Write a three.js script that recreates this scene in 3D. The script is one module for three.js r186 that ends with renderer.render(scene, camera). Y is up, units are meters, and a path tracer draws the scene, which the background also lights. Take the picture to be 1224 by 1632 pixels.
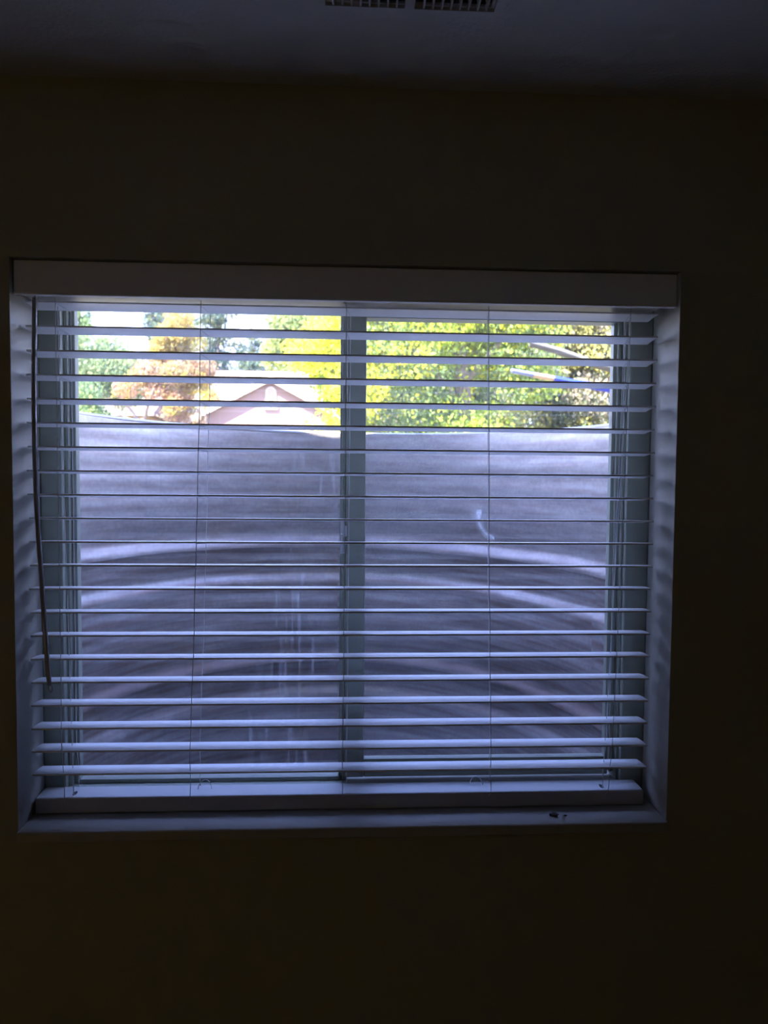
import * as THREE from 'three';
import { RoundedBoxGeometry } from 'three/addons/geometries/RoundedBoxGeometry.js';
import { mergeGeometries } from 'three/addons/utils/BufferGeometryUtils.js';
import { ImprovedNoise } from 'three/addons/math/ImprovedNoise.js';

// ---------------------------------------------------------------- camera, sky, sun, exposure
const scene = new THREE.Scene();
const renderer = new THREE.WebGLRenderer({ antialias: true });
renderer.toneMapping = THREE.LinearToneMapping;
renderer.toneMappingExposure = 6.9;
renderer.shadowMap.enabled = true;

const EYE = 1.75;                                        // height of the photographer's eye, about level with the ground outside
const camera = new THREE.PerspectiveCamera(70.02, 1224 / 1632, 0.05, 400);
camera.position.set(-0.0043, EYE - 0.0146, 1.321);
camera.rotation.set(-0.0486, -0.0508, 0.008, 'YXZ');
camera.focus = 1.42; camera.userData.fStop = 5.5;          // phone lens focused on the blind

{ // clear sky: pale at the horizon, deep blue overhead
  const w = 64, h = 128, d = new Float32Array(w * h * 4);
  for (let j = 0; j < h; j++) {
    const e = Math.max(0, ((j + 0.5) / h - 0.5) * 2), k = Math.pow(1 - e, 2);
    const c = [0.24 + 0.66 * k, 0.41 + 0.60 * k, 1.25 + 0.36 * k];
    for (let i = 0; i < w; i++) d.set([...c, 1], (j * w + i) * 4);
  }
  const t = new THREE.DataTexture(d, w, h, THREE.RGBAFormat, THREE.FloatType);
  t.mapping = THREE.EquirectangularReflectionMapping; t.magFilter = THREE.LinearFilter; t.needsUpdate = true;
  scene.background = t;
  scene.environment = t;
}
const sun = new THREE.DirectionalLight(new THREE.Color().setRGB(1, 0.93, 0.80), 9);
const SUN = new THREE.Vector3(-0.42, 0.78, 0.46).normalize();
sun.position.copy(SUN).multiplyScalar(60); sun.target.position.set(0, 0, -12);
sun.position.add(sun.target.position);
sun.castShadow = true; sun.shadow.mapSize.set(4096, 4096);
Object.assign(sun.shadow.camera, { left: -45, right: 45, top: 45, bottom: -45, near: 1, far: 160 });
scene.add(sun, sun.target);

// ---------------------------------------------------------------- helpers
const noise = new ImprovedNoise();
function rng(seed) { let a = seed >>> 0; return () => { a = (a + 0x6D2B79F5) | 0; let t = Math.imul(a ^ (a >>> 15), 1 | a); t = (t + Math.imul(t ^ (t >>> 7), 61 | t)) ^ t; return ((t ^ (t >>> 14)) >>> 0) / 4294967296; }; }
function fbm(x, y, z = 0, o = 4) { let s = 0, a = 0.5; for (let i = 0; i < o; i++) { s += a * noise.noise(x, y, z); x *= 2.03; y *= 2.03; z += 7.1; a *= 0.5; } return s; }
const rgb = (r, g, b) => new THREE.Color().setRGB(r, g, b);
const mat = (c, rough = 0.7, more = {}) => new THREE.MeshPhysicalMaterial({ color: c, roughness: rough, ...more });
function mesh(name, geo, m, parent) {
  const o = new THREE.Mesh(Array.isArray(geo) ? mergeGeometries(geo.map((g) => (g.index ? g.toNonIndexed() : g))) : geo, m);
  o.name = name; o.castShadow = o.receiveShadow = true; (parent ?? scene).add(o); return o;
}
function tag(o, label, category, group) { Object.assign(o.userData, { label, category }, group ? { group } : {}); return o; }
function struct(o, label, category) { o.userData.kind = 'structure'; o.userData.label = label; o.userData.category = category; return o; }
function thing(name, x = 0, y = 0, z = 0) { const g = new THREE.Group(); g.name = name; g.position.set(x, y, z); scene.add(g); return g; }
const box = (x0, x1, y0, y1, z0, z1) => new THREE.BoxGeometry(x1 - x0, y1 - y0, z1 - z0).translate((x0 + x1) / 2, (y0 + y1) / 2, (z0 + z1) / 2);
const rbox = (x0, x1, y0, y1, z0, z1, r = 0.002) => new RoundedBoxGeometry(x1 - x0, y1 - y0, z1 - z0, 2, r).translate((x0 + x1) / 2, (y0 + y1) / 2, (z0 + z1) / 2);
const V = (x, y, z) => new THREE.Vector3(x, y, z);
const tube = (pts, r, seg = 16, rs = 6) => new THREE.TubeGeometry(new THREE.CatmullRomCurve3(pts), seg, r, rs, false);
function dataTexture(w, h, f, repeat, srgb = false) {
  const d = new Uint8Array(w * h * 4);
  for (let j = 0; j < h; j++) for (let i = 0; i < w; i++) { const c = f(i / w, j / h, i, j); for (let k = 0; k < 4; k++) d[(j * w + i) * 4 + k] = Math.max(0, Math.min(255, Math.round((c[k] ?? 1) * 255))); }
  const t = new THREE.DataTexture(d, w, h); t.magFilter = THREE.LinearFilter; t.minFilter = THREE.LinearMipmapLinearFilter; t.generateMipmaps = true;
  t.wrapS = t.wrapT = THREE.RepeatWrapping; if (repeat) t.repeat.set(repeat, repeat); if (srgb) t.colorSpace = THREE.SRGBColorSpace; t.needsUpdate = true; return t;
}
function plate(x0, x1, y0, y1, holes, depth) {           // upright board with holes, extruded from z = 0 to z = depth
  const s = new THREE.Shape([[x0, y0], [x1, y0], [x1, y1], [x0, y1]].map((p) => new THREE.Vector2(...p)));
  for (const h of holes) s.holes.push(new THREE.Path(h.map((p) => new THREE.Vector2(...p))));
  return new THREE.ExtrudeGeometry(s, { depth, bevelEnabled: false, curveSegments: 24 });
}
const rect = (x0, x1, y0, y1) => [[x0, y0], [x0, y1], [x1, y1], [x1, y0]];

// ---------------------------------------------------------------- materials
const peel = dataTexture(512, 512, (u, v, i, j) => { const n = 0.5 + 0.5 * fbm(i / 9, j / 9, 3, 3) + 0.18 * fbm(i / 2.2, j / 2.2, 9, 2); return [n, n, n, 1]; }, 2.2);
const M = {
  wall: mat(rgb(0.425, 0.395, 0.27), 0.85, { bumpMap: peel, bumpScale: 0.0012 }),
  ceiling: mat(rgb(0.52, 0.515, 0.49), 0.9, { bumpMap: peel, bumpScale: 0.0022 }),
  carpet: mat(rgb(0.42, 0.36, 0.29), 1),
  paint: mat(rgb(0.42, 0.405, 0.35), 0.55, { bumpMap: peel, bumpScale: 0.0006 }),
  sill: mat(rgb(0.42, 0.40, 0.35), 0.5),
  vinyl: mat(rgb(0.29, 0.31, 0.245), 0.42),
  blind: mat(rgb(0.86, 0.86, 0.85), 0.38),
  cord: mat(rgb(0.66, 0.66, 0.64), 0.9),
  hole: mat(rgb(0.04, 0.04, 0.04), 0.9),
  wand: mat(rgb(0.30, 0.30, 0.31), 0.2, { clearcoat: 0.6 }),
  glass: mat(rgb(0.97, 0.985, 0.975), 0.0, { transmission: 1, thickness: 0, ior: 1.45 }),
  register: mat(rgb(0.50, 0.49, 0.47), 0.5),
  rail: mat(rgb(0.50, 0.495, 0.48), 0.5),
  duct: mat(rgb(0.03, 0.03, 0.03), 0.8),
  concrete: mat(rgb(0.38, 0.37, 0.35), 0.9),
};

// ---------------------------------------------------------------- the room
const OL = -0.593, OR = 0.6007, OT = EYE + 0.3621, ST = EYE - 0.6575, SB = ST - 0.020;   // window opening, sill top and underside
const CEIL = EYE + 0.669, D = 0.114, WALL = 0.26;        // ceiling, depth of the reveal, wall thickness
{
  const w = mesh('wall_front', plate(-1.8, 1.8, 0, CEIL, [rect(OL - 0.0015, OR + 0.0015, SB, OT + 0.0015)], D).translate(0, 0, -D), M.wall);
  struct(w, 'tan painted basement wall around the window', 'wall');
  const f = mesh('wall_exterior', plate(-7, 7, -0.12, EYE + 0.78, [rect(OL - 0.030, OR + 0.030, ST - 0.03, OT + 0.03)], WALL - D - 0.001).translate(0, 0, -WALL), M.concrete);
  struct(f, 'concrete foundation wall behind the window frame', 'wall');
  struct(mesh('wall_left', box(-1.9, -1.8, 0, CEIL, 0, 3.2), M.wall), 'tan painted side wall left of the window', 'wall');
  struct(mesh('wall_right', box(1.8, 1.9, 0, CEIL, 0, 3.2), M.wall), 'tan painted side wall right of the window', 'wall');
  struct(mesh('wall_back', box(-1.9, 1.9, 0, CEIL, 3.2, 3.3), M.wall), 'tan painted wall behind the viewer', 'wall');
  struct(mesh('floor', box(-1.9, 1.9, -0.12, 0, 0, 3.3), M.carpet), 'brown carpeted basement floor', 'floor');
  const c = mesh('ceiling', plate(-1.9, 1.9, -3.3, 0.26, [rect(-0.034, 0.201, -0.3645, -0.2315)], 0.1).rotateX(-Math.PI / 2).translate(0, CEIL, 0), M.ceiling);
  struct(c, 'white textured ceiling above the window wall', 'ceiling');

  // white returns of the opening
  struct(mesh('trim_1', box(OL - 0.0015, OL, ST, OT, -D, 0), M.paint), 'pale painted left return of the window opening', 'trim');
  struct(mesh('trim_2', box(OR, OR + 0.0015, ST, OT, -D, 0), M.paint), 'pale painted right return of the window opening', 'trim');
  struct(mesh('trim_3', box(OL, OR, OT, OT + 0.0015, -D, 0), M.paint), 'pale painted top return of the window opening', 'trim');
  struct(mesh('trim_4', rbox(OL, OR, SB, ST, -D, 0.011, 0.003), M.sill), 'pale painted window sill board under the blind', 'sill');
}

// ---------------------------------------------------------------- ceiling register
{
  const g = thing('ceiling_register', 0, CEIL, 0.004);
  tag(g, 'white metal ceiling air register with two rows of dark slots', 'vent');
  const x0 = -0.052, x1 = 0.219, z0 = 0.214, z1 = 0.382;
  const fr = plate(x0, x1, -z1, -z0, [rect(-0.0395, 0.2065, -z1 + 0.012, -z0 - 0.010)], 0.005).rotateX(-Math.PI / 2).translate(0, -0.005, 0);
  mesh('frame', fr, M.register, g);
  const n = 19;
  for (let k = 0; k <= n; k++) {
    if (k === 9 || k === 10) continue;
    const x = -0.0395 + 0.246 * k / n, tilt = (k - 9.5) * 0.035;
    const fin = new THREE.BoxGeometry(0.0026, 0.011, z1 - z0 - 0.022).rotateZ(tilt).translate(x, 0.001, (z0 + z1) / 2);
    mesh('fin', fin, M.register, g);
  }
  mesh('divider', box(0.0755, 0.0895, -0.0055, 0, z0 + 0.008, z1 - 0.010), M.register, g);
  mesh('duct', [box(-0.030, 0.197, 0.16, 0.165, 0.236, 0.36), box(-0.0335, -0.030, 0.0, 0.165, 0.236, 0.36), box(0.197, 0.2005, 0.0, 0.165, 0.236, 0.36), box(-0.03, 0.197, 0, 0.165, 0.2325, 0.236), box(-0.03, 0.197, 0, 0.165, 0.36, 0.3635)], M.duct, g);
}

// ---------------------------------------------------------------- the window: fixed left light, sliding right sash
const GZ = -0.150;                                       // plane of the glass
function dirt(w, h, seed, f) {                           // film of dust, drips and water spots on the outside of a pane
  const r = rng(seed);
  return dataTexture(w, h, (u, v, i, j) => f(u, v, i, j, r()), 0, true);
}
{
  const g = thing('window_1');
  struct(g, 'white vinyl sliding window with two dusty panes behind the blind', 'window');
  const FZ0 = -0.160, x = { a: OL, b: -0.551, c: -0.5335, m0: -0.0185, m1: 0.0325, d: 0.5305, e: 0.5537, f: OR };
  const y = { sill: ST, gb: EYE - 0.6235, sb: EYE - 0.589, st: EYE + 0.2945, gt: EYE + 0.325, top: OT };
  // outer frame
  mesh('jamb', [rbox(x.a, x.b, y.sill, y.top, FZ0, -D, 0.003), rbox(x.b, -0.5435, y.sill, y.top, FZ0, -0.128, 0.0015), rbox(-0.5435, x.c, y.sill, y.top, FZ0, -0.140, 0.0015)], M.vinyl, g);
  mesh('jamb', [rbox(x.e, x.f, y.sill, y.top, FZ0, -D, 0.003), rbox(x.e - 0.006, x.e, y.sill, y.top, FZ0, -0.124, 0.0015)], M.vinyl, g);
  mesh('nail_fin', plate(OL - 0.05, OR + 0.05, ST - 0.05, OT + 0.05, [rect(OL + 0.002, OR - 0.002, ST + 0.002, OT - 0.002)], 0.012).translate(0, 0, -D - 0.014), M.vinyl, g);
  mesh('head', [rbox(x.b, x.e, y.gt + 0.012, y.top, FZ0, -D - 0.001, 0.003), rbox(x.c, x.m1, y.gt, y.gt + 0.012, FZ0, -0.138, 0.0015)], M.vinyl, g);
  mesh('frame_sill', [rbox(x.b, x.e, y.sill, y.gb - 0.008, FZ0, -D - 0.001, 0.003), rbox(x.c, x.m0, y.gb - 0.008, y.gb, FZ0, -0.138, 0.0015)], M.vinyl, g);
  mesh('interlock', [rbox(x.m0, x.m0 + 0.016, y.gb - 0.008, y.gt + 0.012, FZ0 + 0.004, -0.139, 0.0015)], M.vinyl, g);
  const fp = mesh('pane', box(x.c - 0.004, x.m0 + 0.004, y.gb - 0.004, y.gt + 0.004, GZ - 0.004, GZ), M.glass, g);
  // sliding sash
  const s = new THREE.Group(); s.name = 'sash'; g.add(s);
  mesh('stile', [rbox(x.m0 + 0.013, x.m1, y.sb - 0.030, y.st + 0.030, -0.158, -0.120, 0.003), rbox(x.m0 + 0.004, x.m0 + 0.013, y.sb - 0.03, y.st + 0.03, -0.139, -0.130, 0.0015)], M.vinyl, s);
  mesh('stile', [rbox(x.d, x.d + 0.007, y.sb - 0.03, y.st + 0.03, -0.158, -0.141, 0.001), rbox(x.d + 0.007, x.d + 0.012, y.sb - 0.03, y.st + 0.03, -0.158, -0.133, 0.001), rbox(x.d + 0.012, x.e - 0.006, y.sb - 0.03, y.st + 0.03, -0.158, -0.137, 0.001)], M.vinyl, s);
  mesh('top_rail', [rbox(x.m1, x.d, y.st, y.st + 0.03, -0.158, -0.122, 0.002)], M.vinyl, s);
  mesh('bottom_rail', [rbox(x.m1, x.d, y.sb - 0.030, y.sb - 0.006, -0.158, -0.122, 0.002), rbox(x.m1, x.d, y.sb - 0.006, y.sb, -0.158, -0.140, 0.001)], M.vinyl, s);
  const sp = mesh('pane', box(x.m1 - 0.004, x.d + 0.004, y.sb - 0.004, y.st + 0.004, GZ - 0.004, GZ), M.glass, s);
  // latch on the meeting stile
  mesh('latch', [rbox(-0.0165, -0.006, EYE - 0.168, EYE - 0.100, -0.131, -0.1245, 0.002), rbox(-0.0165, -0.0105, EYE - 0.163, EYE - 0.128, -0.1245, -0.114, 0.002), rbox(-0.0105, -0.004, EYE - 0.135, EYE - 0.112, -0.1245, -0.117, 0.002)], M.rail, s);
  // dust films, one on each pane
  const fL = dirt(512, 1024, 11, (u, v, i, j, r) => {
    const streak = Math.max(0, fbm(i / 7, j / 150, 1, 3)) * Math.max(0, fbm(u * 3.1, v * 2.6, 5, 3) + 0.12);
    const patch = Math.max(0, fbm(u * 4, v * 5, 14, 4));
    const brown = Math.max(0, fbm(u * 5 + 3, v * 6, 24, 3) - 0.05);
    const a = 0.04 + 0.12 * patch + 1.3 * streak + 0.25 * brown + (r > 0.985 ? 0.06 : 0);
    return [0.86 - 0.7 * brown, 0.86 - 0.95 * brown, 0.86 - 1.2 * brown, Math.min(0.45, a)];
  });
  const fR = dirt(512, 1024, 23, (u, v, i, j, r) => {
    const zone = Math.max(0, Math.min(1, (0.85 - u) * 1.6 + 1.2 * fbm(u * 3, v * 3, 31, 3)));
    const grain = (fbm(i / 2.6, j / 2.6, 40, 2) > 0.10 ? 1 : 0) * (0.35 + r * 0.65);
    const arc = (Math.exp(-Math.pow((Math.hypot((u - 0.56) * 0.56, v - 0.560) - 0.054) / 0.0055, 2)) * (u < 0.53 && v < 0.575 ? 1 : 0) + 0.7 * Math.exp(-Math.pow((u - 0.462) / 0.03, 2) - Math.pow((v - 0.566) / 0.012, 2))) * (0.25 + 0.8 * Math.max(0, 0.5 + fbm(i / 4, j / 4, 55, 2)) + 0.3 * r);
    const spot = (cx, cy, rx, ry) => { const d = Math.hypot((u - cx) / rx, (v - cy) / ry); return d < 1.6 ? Math.exp(-d * d * 2) * (0.5 + 0.9 * Math.max(0, 0.5 + fbm(i / 5, j / 5, 50, 2))) : 0; };
    const moss = spot(0.22, 0.755, 0.035, 0.018) + spot(0.565, 0.776, 0.045, 0.022) + 0.6 * spot(0.69, 0.638, 0.06, 0.013) + 0.6 * spot(0.71, 0.345, 0.05, 0.014) + 0.5 * spot(0.13, 0.78, 0.06, 0.016);
    const a = 0.025 + zone * (0.025 + 0.26 * grain) + 0.42 * arc + 0.42 * moss;
    const k = Math.min(1, moss * 1.3);
    return [0.86 - 0.60 * k, 0.87 - 0.58 * k, 0.88 - 0.68 * k, Math.min(0.6, a)];
  });
  const film = (t) => new THREE.MeshPhysicalMaterial({ map: t, transparent: true, roughness: 1, transmission: 0.75, thickness: 0, side: THREE.DoubleSide, specularIntensity: 0.1 });
  const sheet = (x0, x1, y0, y1) => new THREE.PlaneGeometry(x1 - x0, y1 - y0).translate((x0 + x1) / 2, (y0 + y1) / 2, GZ - 0.0048);
  mesh('dust_film', sheet(x.c, x.m0, y.gb, y.gt), film(fL), g).userData.label = 'film of dust and dried drips on the left pane';
  mesh('dust_film', sheet(x.m1, x.d, y.sb, y.st), film(fR), s).userData.label = 'film of dust, water spots and a smear on the right pane';
}

// ---------------------------------------------------------------- the blind
{
  const P = 0.0435, SLF = -0.0436, SL = -0.5855, SR = 0.5791, W = 0.050, TILT = -0.080;
  const g = thing('venetian_blind', 0, EYE, 0);
  tag(g, 'white horizontal slat blind with valance hanging inside the window opening', 'blind');
  mesh('headrail', rbox(SL, SR, 0.3035, 0.3560, -0.100, -0.024, 0.002), M.blind, g);
  mesh('valance', [rbox(OL + 0.001, OR - 0.001, 0.3005, 0.3605, -0.0185, -0.0105, 0.003), rbox(OL + 0.001, OR - 0.001, 0.2995, 0.3040, -0.020, -0.0095, 0.002)], M.blind, g);
  // one slat: slightly crowned board with rounded edges, turned a little so that its room edge is higher
  const prof = new THREE.Shape(), n = 12, th = 0.0017;
  const crown = (s) => 0.0011 * (1 - (s * 2 - 1) ** 2);
  for (let k = 0; k <= n; k++) { const s = k / n, e = th * Math.sqrt(Math.max(0.7, 1 - Math.pow(Math.abs(2 * s - 1), 16))); prof[k ? 'lineTo' : 'moveTo'](s * W, crown(s) + e); }
  for (let k = n; k >= 0; k--) { const s = k / n, e = th * Math.sqrt(Math.max(0.7, 1 - Math.pow(Math.abs(2 * s - 1), 16))); prof.lineTo(s * W, crown(s) - e); }
  const slat = new THREE.ExtrudeGeometry(prof, { depth: SR - SL, bevelEnabled: false }).rotateY(Math.PI / 2).translate(SL, 0, 0);   // profile runs away from the room along -z
  const r = rng(5);
  for (let k = 0; k < 21; k++) {
    const o = mesh('slat', slat, M.blind, g);
    o.position.set((r() - 0.5) * 0.003, 0.2954 - P * k, SLF); o.rotation.x = TILT + (r() - 0.5) * 0.016;
    o.rotation.z = (r() - 0.5) * 0.0012;
  }
  mesh('bottom_rail', rbox(SL - 0.004, SR + 0.003, -0.6570, -0.6262, -0.1125, -0.0605, 0.0035), M.rail, g);
  // ladder cords, front and back, with a rung under every slat
  const lad = [[-0.5285, -0.5275], [-0.2690, -0.2955], [-0.0040, -0.0073], [0.2605, 0.2790], [0.5290, 0.5105]];
  for (const [xt, xb] of lad) {
    const parts = [], fr = [], bk = [], zf = SLF + 0.0012, zb = SLF - W - 0.001;
    for (let k = 0; k <= 22; k++) {
      const t = k / 22, x = xt + (xb - xt) * Math.pow(t, 1.3) + (r() - 0.5) * 0.0012, yy = 0.303 - 0.929 * t;
      fr.push(V(x - 0.003, yy, k > 20 ? -0.052 : zf)); bk.push(V(x + 0.005, yy, k > 20 ? -0.106 : zb));
    }
    fr.push(V(xb - 0.006, -0.634, -0.0595)); bk.push(V(xb + 0.006, -0.630, -0.1115));
    parts.push(tube(fr, 0.0007, 80, 5), tube(bk, 0.0007, 80, 5));
    for (let k = 0; k < 21; k++) { const t = (0.303 - (0.2954 - P * k)) / 0.929, x = xt + (xb - xt) * Math.pow(t, 1.3), yy = 0.2954 - P * k - 0.0024; parts.push(tube([V(x - 0.003, yy, zf), V(x, yy - 0.001, SLF - 0.02), V(x + 0.005, yy - 0.0042, zb)], 0.0005, 4, 4)); }
    mesh('ladder_cord', parts, M.cord, g);
  }
  // lift cords through the slats beside the outer ladders, ending in the rail
  for (const [x, b] of [[-0.5385, -0.521], [0.5365, 0.503]]) mesh('lift_cord', tube([V(x, 0.303, -0.070), V((x + b) / 2, -0.15, -0.071), V(b, -0.626, -0.072)], 0.0008, 20, 5), M.cord, g);
  for (const x of [-0.5215, 0.5035]) mesh('route_hole', new THREE.CylinderGeometry(0.0035, 0.0035, 0.0012, 14).scale(1, 1, 2.6).translate(x, -0.6262, -0.080), M.hole, g);
  // loose loops of string on the rail
  for (const x of [-0.279, 0.255]) mesh('cord_loop', tube([V(x - 0.012, -0.6255, -0.090), V(x - 0.010, -0.618, -0.098), V(x, -0.612, -0.103), V(x + 0.010, -0.617, -0.100), V(x + 0.014, -0.6255, -0.092)], 0.0008, 20, 5), M.cord, g);
  // tilt wand, warped towards its lower end
  const wp = [[-0.5595, 0.297], [-0.5610, 0.230], [-0.5629, 0.158], [-0.5634, 0.047], [-0.5624, -0.032], [-0.5593, -0.122], [-0.5549, -0.2015], [-0.5515, -0.270], [-0.5461, -0.362], [-0.5432, -0.398]].map(([x, y]) => V(x, y, -0.022));
  const wand = mesh('tilt_wand', tube(wp, 0.0043, 60, 6), M.wand, g); wand.userData.label = 'warped grey plastic tilt wand';
  mesh('hook', tube([V(-0.5590, 0.290, -0.022), V(-0.5570, 0.300, -0.020), V(-0.5580, 0.308, -0.0225), V(-0.560, 0.306, -0.026)], 0.0016, 16, 6), M.register, wand);
  mesh('tip', new THREE.TorusGeometry(0.0038, 0.0012, 6, 14).scale(1, 1.7, 1).rotateZ(0.15).translate(-0.5420, -0.4045, -0.022), M.wand, wand);
}

// dead insect and crumbs on the sill
{
  const g = thing('dead_insect', 0.393, ST, -0.021);
  tag(g, 'small dark dead insect lying on the window sill', 'insect');
  const m = mat(rgb(0.025, 0.02, 0.018), 0.6);
  const b = new THREE.SphereGeometry(1, 14, 10).scale(0.0062, 0.0028, 0.0042).rotateY(-0.3).translate(0, 0.0028, 0);
  mesh('body', [b, new THREE.SphereGeometry(0.0026, 10, 8).translate(-0.0072, 0.0026, -0.0015)], m, g);
  for (const s of [-1, 1]) mesh('wing', new THREE.SphereGeometry(1, 10, 6).scale(0.0065, 0.0006, 0.0026).rotateY(0.35 * s - 0.2).translate(0.003, 0.0042, 0.0022 * s), m, g);
  for (let k = 0; k < 6; k++) { const s = k % 2 ? 1 : -1, q = (k >> 1) * 0.003 - 0.003; mesh('leg', tube([V(q, 0.003, 0.003 * s), V(q + 0.001, 0.005, 0.006 * s), V(q + 0.002, 0.0005, 0.0085 * s)], 0.0003, 6, 4), m, g); }
  const c = mesh('crumb', new THREE.IcosahedronGeometry(0.0024, 1).scale(1.4, 0.5, 1), m); c.position.set(0.4145, ST + 0.0011, -0.022);
  tag(c, 'tiny dark crumb beside the dead insect on the sill', 'crumb');
}

// floor lamp burning low in the corner behind the viewer, on the left
{
  const g = thing('floor_lamp', -1.5, 0, 1.9); tag(g, 'brass floor lamp with a warm fabric shade behind the viewer', 'lamp');
  const brass = mat(rgb(0.45, 0.32, 0.14), 0.35, { metalness: 0.8 });
  mesh('base', new THREE.LatheGeometry([[0, 0], [0.14, 0], [0.14, 0.012], [0.05, 0.025], [0.012, 0.04], [0, 0.04]].map((p) => new THREE.Vector2(...p)), 32), brass, g);
  mesh('pole', new THREE.CylinderGeometry(0.009, 0.009, 0.92, 14).translate(0, 0.49, 0), brass, g);
  mesh('shade', new THREE.LatheGeometry([[0.17, 0.86], [0.10, 1.10]].map((p) => new THREE.Vector2(...p)), 32), mat(rgb(0.75, 0.60, 0.42), 0.95, { transmission: 0.5, thickness: 0, side: THREE.DoubleSide }), g);
  mesh('bulb', new THREE.SphereGeometry(0.03, 16, 12).translate(0, 0.97, 0), new THREE.MeshStandardMaterial({ color: rgb(0.8, 0.7, 0.5), emissive: rgb(1, 0.6, 0.25), emissiveIntensity: 0.25 }), g);
  const l = new THREE.PointLight(rgb(1, 0.84, 0.50), 0.037); l.position.set(0, 0.97, 0); l.castShadow = true; g.add(l);
}

// ---------------------------------------------------------------- outside: the house above, the ground, the window well
const GROUND = EYE + 0.055, RIM = EYE + 0.140, WX = -0.035, WA = 0.70, WB = 0.90;     // well: half width and projection from the wall
const ellipse = (a, b, n = 40) => Array.from({ length: n + 1 }, (_, k) => { const t = Math.PI * (k / n - 0.5); return [WX + a * Math.sin(t), WALL + b * Math.cos(t)]; });
{
  const siding = mat(rgb(0.55, 0.53, 0.48), 0.8), roofm = mat(rgb(0.20, 0.18, 0.17), 0.9);
  // unseen storey set back, and a roof skirt added, to shape the well light
  struct(mesh('wall_upper', box(-7, 7, EYE + 0.78, 4.80, 0.90, 7.5), siding), 'upper storey of the house above the basement', 'wall');
  const sk = new THREE.Shape([[-0.70, EYE + 0.897], [-0.70, EYE + 0.78], [0.95, EYE + 0.78], [0.95, EYE + 1.32]].map((p) => new THREE.Vector2(-p[0], p[1])));
  struct(mesh('added_roof_skirt', new THREE.ExtrudeGeometry(sk, { depth: 14, bevelEnabled: false }).rotateY(Math.PI / 2).translate(-7, 0, 0), roofm), 'added unseen skirt of roof that blocks steep light into the well', 'roof');
  const s = new THREE.Shape([[0.60, 4.85], [8, 4.85], [4.2, 6.0]].map((p) => new THREE.Vector2(-p[0], p[1])));
  struct(mesh('roof_main', new THREE.ExtrudeGeometry(s, { depth: 14.6, bevelEnabled: false }).rotateY(Math.PI / 2).translate(-7.3, 0, 0), roofm), 'low pitched main roof of the house', 'roof');
  // ground with a hole for the house and the well
  const gs = new THREE.Shape([[-60, 0.0], [60, 0.0], [60, 75], [-60, 75]].map((p) => new THREE.Vector2(...p)));
  const hole = [[-6.99, 0.001], [-6.99, WALL - 0.001], ...ellipse(WA + 0.05, WB + 0.05), [6.99, WALL - 0.001], [6.99, 0.001]];
  gs.holes.push(new THREE.Path(hole.map((p) => new THREE.Vector2(...p))));
  const gt = dataTexture(256, 256, (u, v, i, j) => { const n = 0.5 + fbm(i / 20, j / 20, 60, 4), k = 0.75 + 0.4 * n; return [0.47 * k, 0.44 * k, 0.33 * k, 1]; }, 0.3, true);
  struct(mesh('ground', new THREE.ShapeGeometry(gs).rotateX(-Math.PI / 2).translate(0, GROUND, 0), mat(rgb(1, 1, 1), 0.95, { map: gt, side: THREE.DoubleSide })), 'dry lawn around the window well', 'ground');
}
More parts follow.
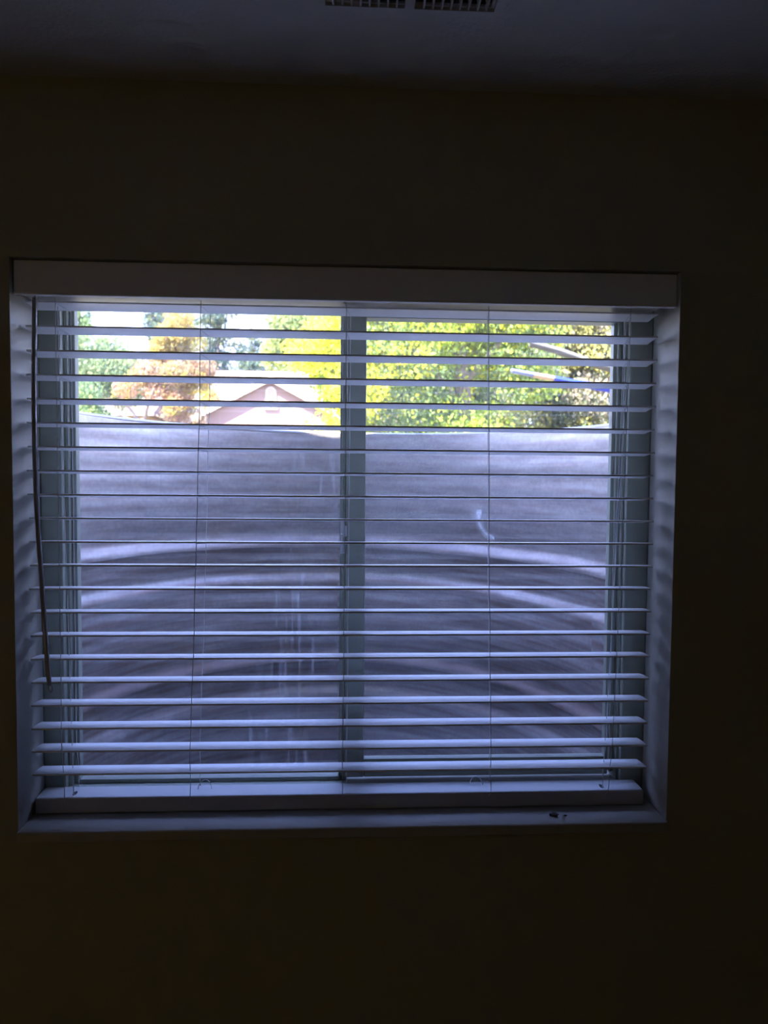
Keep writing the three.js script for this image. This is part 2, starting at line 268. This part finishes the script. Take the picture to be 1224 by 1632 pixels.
{
  const g = thing('window_well', 0, 0, -WALL);
  tag(g, 'corrugated galvanized steel window well curving round outside the window', 'window well');
  const plating = (stainShade, seed) => new THREE.MeshPhysicalMaterial({ metalness: 0.5, roughness: 0.46, side: THREE.DoubleSide, map: dataTexture(512, 512, (u, v, i, j) => {
    const k = 0.78 + 0.14 * fbm(i / 40, j / 14, 70, 4) + 0.10 * fbm(i / 6, j / 6, 80, 2), band = Math.exp(-Math.pow((v - 0.525) / 0.022, 2)) + Math.exp(-Math.pow((v - 0.130) / 0.022, 2)), rust = stainShade * Math.max(0, Math.min(1, 0.40 + 0.75 * band + 2.0 * fbm(i / 200, j / 9, seed, 4)));  // brown bands at the seams also paint shade onto the groove returns
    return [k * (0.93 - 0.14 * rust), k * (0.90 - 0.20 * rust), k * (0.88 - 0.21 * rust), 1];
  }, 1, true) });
  const steel = plating(0.55, 41), stainedShaded = plating(1.15, 95);           // brown stains doubling as painted shade, heavier on the two lower panels
  const PITCH = 0.0677, BOT = EYE - 1.25;
  const smooth = (a, b, x) => { const t = Math.max(0, Math.min(1, (x - a) / (b - a))); return t * t * (3 - 2 * t); };
  const RIBS = [-0.128, -0.250, -0.522, -0.644, -0.915, -1.037];          // tops of the pressed grooves, below eye level
  function rib(y) {                                                      // sheet runs smooth, then recedes and returns in pairs of grooves
    let o = 0; for (const t of RIBS) { const q = (t - y) / 0.114; if (q > 0 && q < 1) o += 0.0125 * smooth(-0.1, 0.66, q) * (1 - smooth(0.68, 1.0, q)); }
    return o;
  }
  function panel(y0, y1, out, amp, seed) {
    const nu = 150, nv = Math.round((y1 - y0) / 0.005), pos = [], uv = [], idx = [];
    for (let j = 0; j <= nv; j++) for (let i = 0; i <= nu; i++) {
      const a = Math.PI * (i / nu - 0.5), y = y0 + (y1 - y0) * j / nv;
      const nx = Math.sin(a) / WA, nz = -Math.cos(a) / WB, l = Math.hypot(nx, nz);
      const wob = 0.012 * fbm(a * 1.6, y * 3, seed + 20, 2), dent = 0.007 * fbm(a * 1.5, y * 2.2, seed, 3) + 0.003 * fbm(a * 4, y * 7, seed + 3, 2);
      const off = out + rib(y - EYE + wob) + amp * Math.cos((y - RIM) / PITCH * Math.PI * 2 + 0.7 * fbm(a * 1.2, y * 1.5, seed + 9, 2)) + dent * Math.cos(a);
      pos.push(WX + WA * Math.sin(a) + off * nx / l, y - 0.012 - 0.012 * Math.sin(a) + (j === 0 ? 0.008 * fbm(a * 3, seed, 2, 2) : 0), -WB * Math.cos(a) + off * nz / l);
      uv.push(a * 0.8, y);
    }
    for (let j = 0; j < nv; j++) for (let i = 0; i < nu; i++) { const p = j * (nu + 1) + i, q = p + nu + 1; idx.push(p, p + 1, q, q, p + 1, q + 1); }
    const b = new THREE.BufferGeometry(); b.setAttribute('position', new THREE.Float32BufferAttribute(pos, 3)); b.setAttribute('uv', new THREE.Float32BufferAttribute(uv, 2)); b.setIndex(idx); b.computeVertexNormals(); return b;
  }
  mesh('corrugated_panel', panel(EYE - 0.245, RIM, 0, 0.0007, 1), steel, g);
  mesh('corrugated_panel', panel(EYE - 0.638, EYE - 0.215, 0.010, 0.0012, 2), stainedShaded, g);
  mesh('corrugated_panel', panel(BOT, EYE - 0.605, 0.020, 0.0012, 3), stainedShaded, g);
  mesh('rolled_rim', tube(Array.from({ length: 41 }, (_, k) => { const a = Math.PI * (k / 40 - 0.5); return V(WX + (WA + 0.006) * Math.sin(a), RIM - 0.012 - 0.012 * Math.sin(a), -(WB + 0.006) * Math.cos(a)); }), 0.006, 120, 8), steel, g);
  for (const s of [-1, 1]) mesh('flange', box(WX + s * WA - 0.04, WX + s * WA + 0.04, BOT, RIM, -0.004, -0.001), steel, g);
  // gravel floor of the well
  const gf = new THREE.Shape(ellipse(WA + 0.07, WB + 0.07).map(([x, z]) => new THREE.Vector2(x, z)));
  const gm = dataTexture(256, 256, (u, v, i, j) => { const n = fbm(i / 5, j / 5, 90, 2), k = 0.7 + 1.1 * n; return [0.50 * k, 0.44 * k, 0.38 * k, 1]; }, 3, true);
  struct(mesh('well_floor', new THREE.ExtrudeGeometry(gf, { depth: 0.06, bevelEnabled: false }).rotateX(-Math.PI / 2).translate(0, BOT - 0.03, 0), mat(rgb(1, 1, 1), 0.95, { map: gm })), 'brown gravel in the bottom of the window well', 'gravel');
}

// ---------------------------------------------------------------- outside: houses across the street
{
  const white = mat(rgb(0.27, 0.18, 0.155), 0.8), trim = mat(rgb(0.50, 0.44, 0.40), 0.7), shingle = mat(rgb(0.115, 0.088, 0.078), 0.9), tan = mat(rgb(0.30, 0.21, 0.10), 0.85), rosy = mat(rgb(0.14, 0.10, 0.088), 0.9);
  // white gabled house, ridge of its gable pointing at the window
  const g = thing('gabled_house', -3.55, GROUND, -33);
  tag(g, 'pale gabled house with pinkish roof and arched gable vent', 'house');
  const H = 6.29 - GROUND, s = 0.53, hw = 4.0, ov = 0.32, eave = H - s * hw;
  const wallS = new THREE.Shape([[-hw + 0.5, 0], [hw - 0.5, 0], [hw - 0.5, eave + s * 0.5 - 0.2], [0, H - 0.2], [-hw + 0.5, eave + s * 0.5 - 0.2]].map((p) => new THREE.Vector2(...p)));
  mesh('gable_wall', new THREE.ExtrudeGeometry(wallS, { depth: 5, bevelEnabled: false }).translate(0, 0, -5), white, g);
  for (const k of [-1, 1]) {
    const rs = new THREE.Shape([[0, H], [k * hw, eave], [k * hw, eave - 0.14], [0, H - 0.14]].map((p) => new THREE.Vector2(...p)));
    mesh('roof_slope', new THREE.ExtrudeGeometry(rs, { depth: 6 + ov, bevelEnabled: false }).translate(0, 0.03, -6), shingle, g);
    const fs = new THREE.Shape([[0, H + 0.02], [k * hw, eave + 0.02], [k * hw, eave - 0.26], [0, H - 0.26]].map((p) => new THREE.Vector2(...p)));
    mesh('rake_board', new THREE.ExtrudeGeometry(fs, { depth: 0.06, bevelEnabled: false }).translate(0, 0.02, ov), trim, g);
  }
  mesh('main_roof', (() => { const a = new THREE.Shape([[-2.0, 0], [2.4, 2.9], [6.8, 0]].map((p) => new THREE.Vector2(...p))); return new THREE.ExtrudeGeometry(a, { depth: 15, bevelEnabled: false }).rotateY(Math.PI / 2).translate(-3.6, 4.3 - GROUND, -2.2); })(), shingle, g);
  mesh('main_wall', box(-3.4, 11.0, 0, 4.35 - GROUND, -8.6, -2.4), white, g);
  const v = new THREE.Group(); v.name = 'gable_vent'; g.add(v);
  const as = new THREE.Shape(); as.moveTo(-0.24, -0.42); as.lineTo(0.24, -0.42); as.lineTo(0.24, 0.15); as.absarc(0, 0.15, 0.24, 0, Math.PI); as.lineTo(-0.24, -0.42);
  const ah = new THREE.Path(); ah.moveTo(-0.17, -0.36); ah.lineTo(-0.17, 0.15); ah.absarc(0, 0.15, 0.17, Math.PI, 0, true); ah.lineTo(0.17, -0.36); ah.lineTo(-0.17, -0.36);
  as.holes.push(ah);
  const vy = 5.45 - GROUND;
  mesh('vent_trim', [new THREE.ExtrudeGeometry(as, { depth: 0.08, bevelEnabled: false }).translate(0, vy, 0), box(-0.33, 0.33, vy - 0.66, vy - 0.42, 0, 0.12)], trim, v);
  for (let k = 0; k < 8; k++) mesh('louver', new THREE.BoxGeometry(0.36, 0.07, 0.02).rotateX(0.6).translate(0, vy - 0.32 + k * 0.085, 0.03), trim, v);
  // low rosy-roofed house further left
  const h = thing('low_house', -13.4, GROUND, -29);
  tag(h, 'low tan house with rosy roof and white gutter behind the autumn tree', 'house');
  mesh('wall', box(-6, 5.2, 0, 2.35, -7, -0.5), tan, h);
  const rs = new THREE.Shape([[0.25, 2.42], [-3.6, 4.1], [-7.5, 2.42], [-7.5, 2.3], [0.25, 2.3]].map((p) => new THREE.Vector2(-p[0], p[1])));
  mesh('roof', new THREE.ExtrudeGeometry(rs, { depth: 12, bevelEnabled: false }).rotateY(Math.PI / 2).translate(-6.4, 0.02, 0), rosy, h);
  mesh('gutter', box(-6.4, 5.6, 2.30, 2.46, 0.25, 0.40), trim, h);
}

// ---------------------------------------------------------------- outside: trees and shrubs
function leaves(r, blobs, count, size, tones, up = 0.5) {    // leaf blades scattered through lobes of a crown
  const pos = [], nor = [], col = [], idx = [], q = new THREE.Quaternion(), e = new THREE.Euler(), a = V(0, 0, 0), vol = blobs.map((b) => b[3] * b[4] * (b[5] ?? b[3])), sum = vol.reduce((x, y) => x + y, 0);
  const shape = [[0, 0, 0], [0.32, 0.45, 0.08], [0, 1, -0.05], [-0.32, 0.45, 0.08]];
  for (let n = 0; n < count; n++) {
    let t = r() * sum, k = 0; while (k < blobs.length - 1 && (t -= vol[k]) > 0) k++;
    const [bx, by, bz, rx, ry, rz = rx, tone] = blobs[k];
    let x, y, z; do { x = r() * 2 - 1; y = r() * 2 - 1; z = r() * 2 - 1; } while (x * x + y * y + z * z > 1);
    const l = Math.hypot(x, y, z), f = Math.pow(l, 0.45) / l * (0.86 + 0.28 * r());
    const base = V(bx + x * f * rx, by + y * f * ry, bz + z * f * rz), s = size * (0.65 + 0.7 * r());
    e.set((r() - 0.5) * 2.6 - up, r() * 6.283, (r() - 0.5) * 2.4); q.setFromEuler(e);
    const c = tones[tone !== undefined && r() < 0.8 ? tone : Math.floor(r() * tones.length)], v = 0.75 + 0.5 * r(), o = pos.length / 3;
    for (const p of shape) { a.set(p[0] * s, p[1] * s, p[2] * s).applyQuaternion(q).add(base); pos.push(a.x, a.y, a.z); col.push(c[0] * v, c[1] * v, c[2] * v); }
    idx.push(o, o + 1, o + 2, o, o + 2, o + 3);
  }
  const g = new THREE.BufferGeometry(); g.setAttribute('position', new THREE.Float32BufferAttribute(pos, 3)); g.setAttribute('color', new THREE.Float32BufferAttribute(col, 3)); g.setIndex(idx); g.computeVertexNormals(); return g;
}
const leafM = new THREE.MeshPhysicalMaterial({ vertexColors: true, roughness: 0.9, transmission: 0.45, thickness: 0, side: THREE.DoubleSide, specularIntensity: 0.3 });
const bark = mat(rgb(0.20, 0.16, 0.14), 0.95), greyBark = mat(rgb(0.065, 0.065, 0.07), 0.95);
function limb(pts, r0, r1) {                               // tapered bent branch
  const c = new THREE.CatmullRomCurve3(pts.map((p) => V(...p))), n = 12, g = new THREE.TubeGeometry(c, n, 1, 7, false), P = g.attributes.position, at = V(0, 0, 0);
  for (let i = 0; i <= n; i++) { c.getPointAt(i / n, at); const r = r0 + (r1 - r0) * i / n; for (let j = 0; j <= 7; j++) { const k = i * 8 + j; P.setXYZ(k, at.x + (P.getX(k) - at.x) * r, at.y + (P.getY(k) - at.y) * r, at.z + (P.getZ(k) - at.z) * r); } }
  g.computeVertexNormals(); return g;
}
function tree(name, label, x, z, seed, { trunk = [], blobs, count, size, tones, category = 'tree', barkM = bark, up }) {
  const g = thing(name, x, GROUND, z); tag(g, label, category);
  for (const [k, [pts, r0, r1]] of trunk.entries()) mesh(k ? 'branch' : 'trunk', limb(pts, r0, r1), barkM, g);
  const f = mesh('foliage', leaves(rng(seed), blobs, count, size, tones, up), leafM, g); f.userData.kind = 'stuff';
  return g;
}
function lobes(seed, n, x, y, z, rx, ry, rz, s, ntone) { const r = rng(seed), o = []; for (let k = 0; k < n; k++) { let a, b, c; do { a = r() * 2 - 1; b = r() * 2 - 1; c = r() * 2 - 1; } while (a * a + b * b + c * c > 1); const q = s * (0.6 + 0.8 * r()); o.push([x + a * rx, y + b * ry, z + c * rz, q, q * 0.8, q, ntone ? Math.floor(r() * ntone) : undefined]); } return o; }
const LIME = [[0.52, 0.60, 0.04], [0.64, 0.62, 0.05], [0.30, 0.40, 0.07], [0.17, 0.25, 0.08]];
const GREEN = [[0.16, 0.24, 0.10], [0.22, 0.30, 0.10], [0.12, 0.19, 0.09]];
const PINE = [[0.07, 0.12, 0.11], [0.13, 0.18, 0.13], [0.26, 0.27, 0.11]];
const AUTUMN = [[0.42, 0.34, 0.10], [0.35, 0.20, 0.125], [0.30, 0.22, 0.155], [0.37, 0.33, 0.095]];
const DULL = [[0.20, 0.22, 0.15], [0.28, 0.25, 0.20], [0.38, 0.36, 0.12], [0.15, 0.18, 0.13]];

tree('maple_tree', 'large yellow-green leafy tree filling the right pane', 1.6, -9.2, 101, {
  trunk: [[[[0, -0.1, 0], [0.05, 1.0, 0.05], [-0.05, 2.2, 0]], 0.16, 0.09], [[[0, 1.0, 0], [-0.7, 1.7, 0.2], [-1.6, 2.4, 0.1]], 0.07, 0.02], [[[0, 1.2, 0], [0.6, 1.9, 0.2], [1.2, 2.6, 0]], 0.06, 0.02]],
  blobs: [...lobes(7, 70, -0.55, 1.95, 0, 1.45, 1.75, 0.7, 0.42, 4), ...lobes(8, 22, -1.75, 1.45, 0.2, 0.42, 1.05, 0.5, 0.34, 2), ...lobes(9, 18, 0.95, 1.9, 0.0, 0.5, 0.9, 0.6, 0.34, 4)], count: 70000, size: 0.058, tones: LIME });
tree('lime_tree', 'pale green rounded tree rising behind the gabled house', -3.0, -46, 102, {
  trunk: [[[[0, -0.1, 0], [0.1, 4.6, 0], [0, 8.4, 0]], 0.24, 0.08]],
  blobs: lobes(17, 44, 0.1, 9.0, 0, 2.0, 3.6, 1.2, 1.1, 3), count: 34000, size: 0.17, tones: [[0.30, 0.36, 0.12], [0.25, 0.32, 0.13], [0.36, 0.39, 0.10]] });
tree('autumn_tree', 'orange and yellow autumn tree with forked trunk in the left pane', -4.72, -16, 103, {
  trunk: [[[[0, -0.1, 0], [0.0, 0.8, 0], [-0.02, 1.25, 0]], 0.10, 0.06], [[[0, 1.0, 0], [-0.25, 1.35, 0], [-0.55, 1.75, 0.1]], 0.05, 0.02], [[[0, 1.1, 0], [0.12, 1.55, 0.1], [0.3, 2.1, 0]], 0.05, 0.02], [[[-0.1, 1.15, 0], [-0.4, 1.25, 0.1], [-0.75, 1.5, 0.1]], 0.03, 0.012]],
  blobs: [...lobes(27, 26, 0.65, 2.45, 0, 0.85, 0.85, 0.6, 0.30, 4), ...lobes(28, 8, 0.95, 1.45, 0.1, 0.5, 0.35, 0.3, 0.24, 4), ...lobes(29, 5, -0.4, 2.0, 0, 0.3, 0.3, 0.3, 0.26, 2), ...lobes(30, 12, 0.9, 3.2, -0.2, 0.7, 0.45, 0.3, 0.28, 1)], count: 20000, size: 0.065, tones: AUTUMN });
tree('round_tree', 'muted green round tree at the left edge of the glass', -7.9, -22, 104, {
  trunk: [[[[0, -0.1, 0], [0, 1.5, 0], [0, 3, 0]], 0.14, 0.05]],
  blobs: [...lobes(37, 30, 0.3, 2.9, 0, 1.35, 1.0, 0.7, 0.5, 3), ...lobes(38, 5, -0.4, 3.9, 0.6, 0.5, 0.3, 0.2, 0.3)], count: 20000, size: 0.09, tones: [[0.20, 0.27, 0.13], [0.26, 0.32, 0.14], [0.17, 0.24, 0.14]] });
tree('sparse_tree', 'thin tall tree against the sky in the upper left corner', -9.75, -26, 105, {
  trunk: [[[[0, -0.1, 0], [0.1, 3, 0], [0, 6.6, 0]], 0.12, 0.03]],
  blobs: lobes(47, 14, 0.0, 5.6, 0, 0.5, 0.9, 0.4, 0.26, 3), count: 1800, size: 0.12, tones: GREEN });
tree('garden_shrub', 'bushy green shrub low at the left edge of the glass', -5.02, -13, 106, {
  blobs: lobes(57, 14, 0, 1.05, 0, 0.28, 0.55, 0.3, 0.30, 3), count: 4500, size: 0.07, tones: GREEN, category: 'shrub', trunk: [[[[0, -0.05, 0], [0, 0.5, 0], [0, 0.9, 0]], 0.04, 0.02]] });
tree('golden_shrub', 'yellow and orange twiggy shrub beside the gabled house roof', -4.1, -20, 107, {
  trunk: [[[[0, -0.05, 0], [0.05, 1.2, 0], [-0.05, 2.9, 0]], 0.03, 0.01]],
  blobs: lobes(67, 12, 0, 2.2, 0, 0.28, 0.75, 0.25, 0.17, 4), count: 1500, size: 0.08, tones: [[0.60, 0.48, 0.10], [0.58, 0.30, 0.12], [0.50, 0.46, 0.12], [0.50, 0.42, 0.16]], category: 'shrub' });
for (const [k, [x, z, h, w, label]] of [[-8.4, -47, 17.5, 1.45, 'tall dark conifer behind the houses, right of the autumn tree'], [-11.5, -51, 18.5, 1.35, 'dark conifer straight behind the autumn tree'], [-7.0, -53, 12.2, 1.9, 'shorter conifer above the left end of the house ridge'], [-14.6, -56, 19.5, 1.3, 'tall conifer just right of the patch of open sky'], [-16.9, -50, 10.8, 1.6, 'low conifer behind the round green tree']].entries()) {
  const b = []; const r = rng(200 + k); for (let i = 0; i < 80; i++) { const t = i / 80, q = w * Math.min(1, (1 - t) * 3) + 0.15, an = r() * 6.28, d = q * r() * 0.75; b.push([Math.cos(an) * d, 2.4 + t * (h - GROUND - 2.4), Math.sin(an) * d, 0.28 + 0.36 * q, 0.42, 0.28 + 0.36 * q, Math.floor(r() * 3)]); }
  tree('conifer', label, x, z, 300 + k, { trunk: [[[[0, -0.1, 0], [0, h * 0.5, 0], [0, h - GROUND, 0]], 0.2, 0.03]], blobs: b, count: 16000, size: 0.2, tones: PINE }).userData.group = 'conifers behind the houses';
}
tree('dry_shrub', 'dull green and rust shrub at the right edge of the glass', 4.0, -11, 108, {
  trunk: [[[[0, -0.05, 0], [0.1, 0.8, 0], [0, 1.8, 0]], 0.06, 0.02]],
  blobs: lobes(77, 46, -0.1, 1.75, 0, 1.15, 1.35, 0.5, 0.36, 4), count: 22000, size: 0.075, tones: DULL, category: 'shrub' });
tree('backdrop_tree', 'shaded green tree filling the gaps behind the yellow-green tree', 3.3, -15, 109, {
  trunk: [[[[0, -0.1, 0], [0, 1.5, 0], [0, 3, 0]], 0.2, 0.08]],
  blobs: lobes(87, 50, 0.2, 2.6, 0, 3.5, 2.2, 0.8, 0.8, 3), count: 44000, size: 0.12, tones: [[0.20, 0.27, 0.10], [0.28, 0.34, 0.10], [0.16, 0.22, 0.10]] });
{ // dead grey tree leaning in from the right, one bare limb across the sash
  const g = thing('bare_tree', 4.05, GROUND, -7); tag(g, 'grey bare tree limb slanting across the upper right of the glass', 'tree');
  mesh('trunk', limb([[0, -0.1, 0], [0.05, 0.7, 0], [-0.05, 1.6, 0.05], [0.1, 2.6, 0]], 0.11, 0.05), greyBark, g);
  mesh('branch', limb([[-0.02, 0.85, 0], [-0.62, 1.10, 0], [-1.2, 1.23, 0], [-1.62, 1.37, 0], [-1.98, 1.46, 0]], 0.055, 0.042), greyBark, g);
  mesh('twig', limb([[-1.1, 1.22, 0], [-0.9, 1.16, 0.05], [-0.5, 0.92, 0.1]], 0.02, 0.008), greyBark, g);
}
{ // banded pole held up by a post outside the view
  const g = thing('banded_pole', 2.75, GROUND, -5); tag(g, 'slanting blue and cream banded pole in front of the trees', 'pole');
  const blue = mat(rgb(0.006, 0.022, 0.34), 0.6), cream = mat(rgb(0.30, 0.22, 0.17), 0.6), pale = mat(rgb(0.09, 0.11, 0.30), 0.5);
  const at = (t) => [-1.327 + 1.327 * t, 2.6583 - GROUND - 0.225 * t, 0], seg = (a, b) => limb([at(a), at((a + b) / 2), at(b)], 0.020 + 0.022 * a, 0.020 + 0.022 * b);
  mesh('band', seg(0, 0.14), pale, g); mesh('band', seg(0.138, 0.275), cream, g); mesh('band', seg(0.27, 1.0), blue, g);
  mesh('tip', new THREE.SphereGeometry(0.020, 12, 8).translate(...at(0)), pale, g);
  mesh('post', limb([[0, -0.1, 0], [0, 0.3, 0], [0, 2.45 - GROUND, 0]], 0.04, 0.04), cream, g);
}

renderer.render(scene, camera);
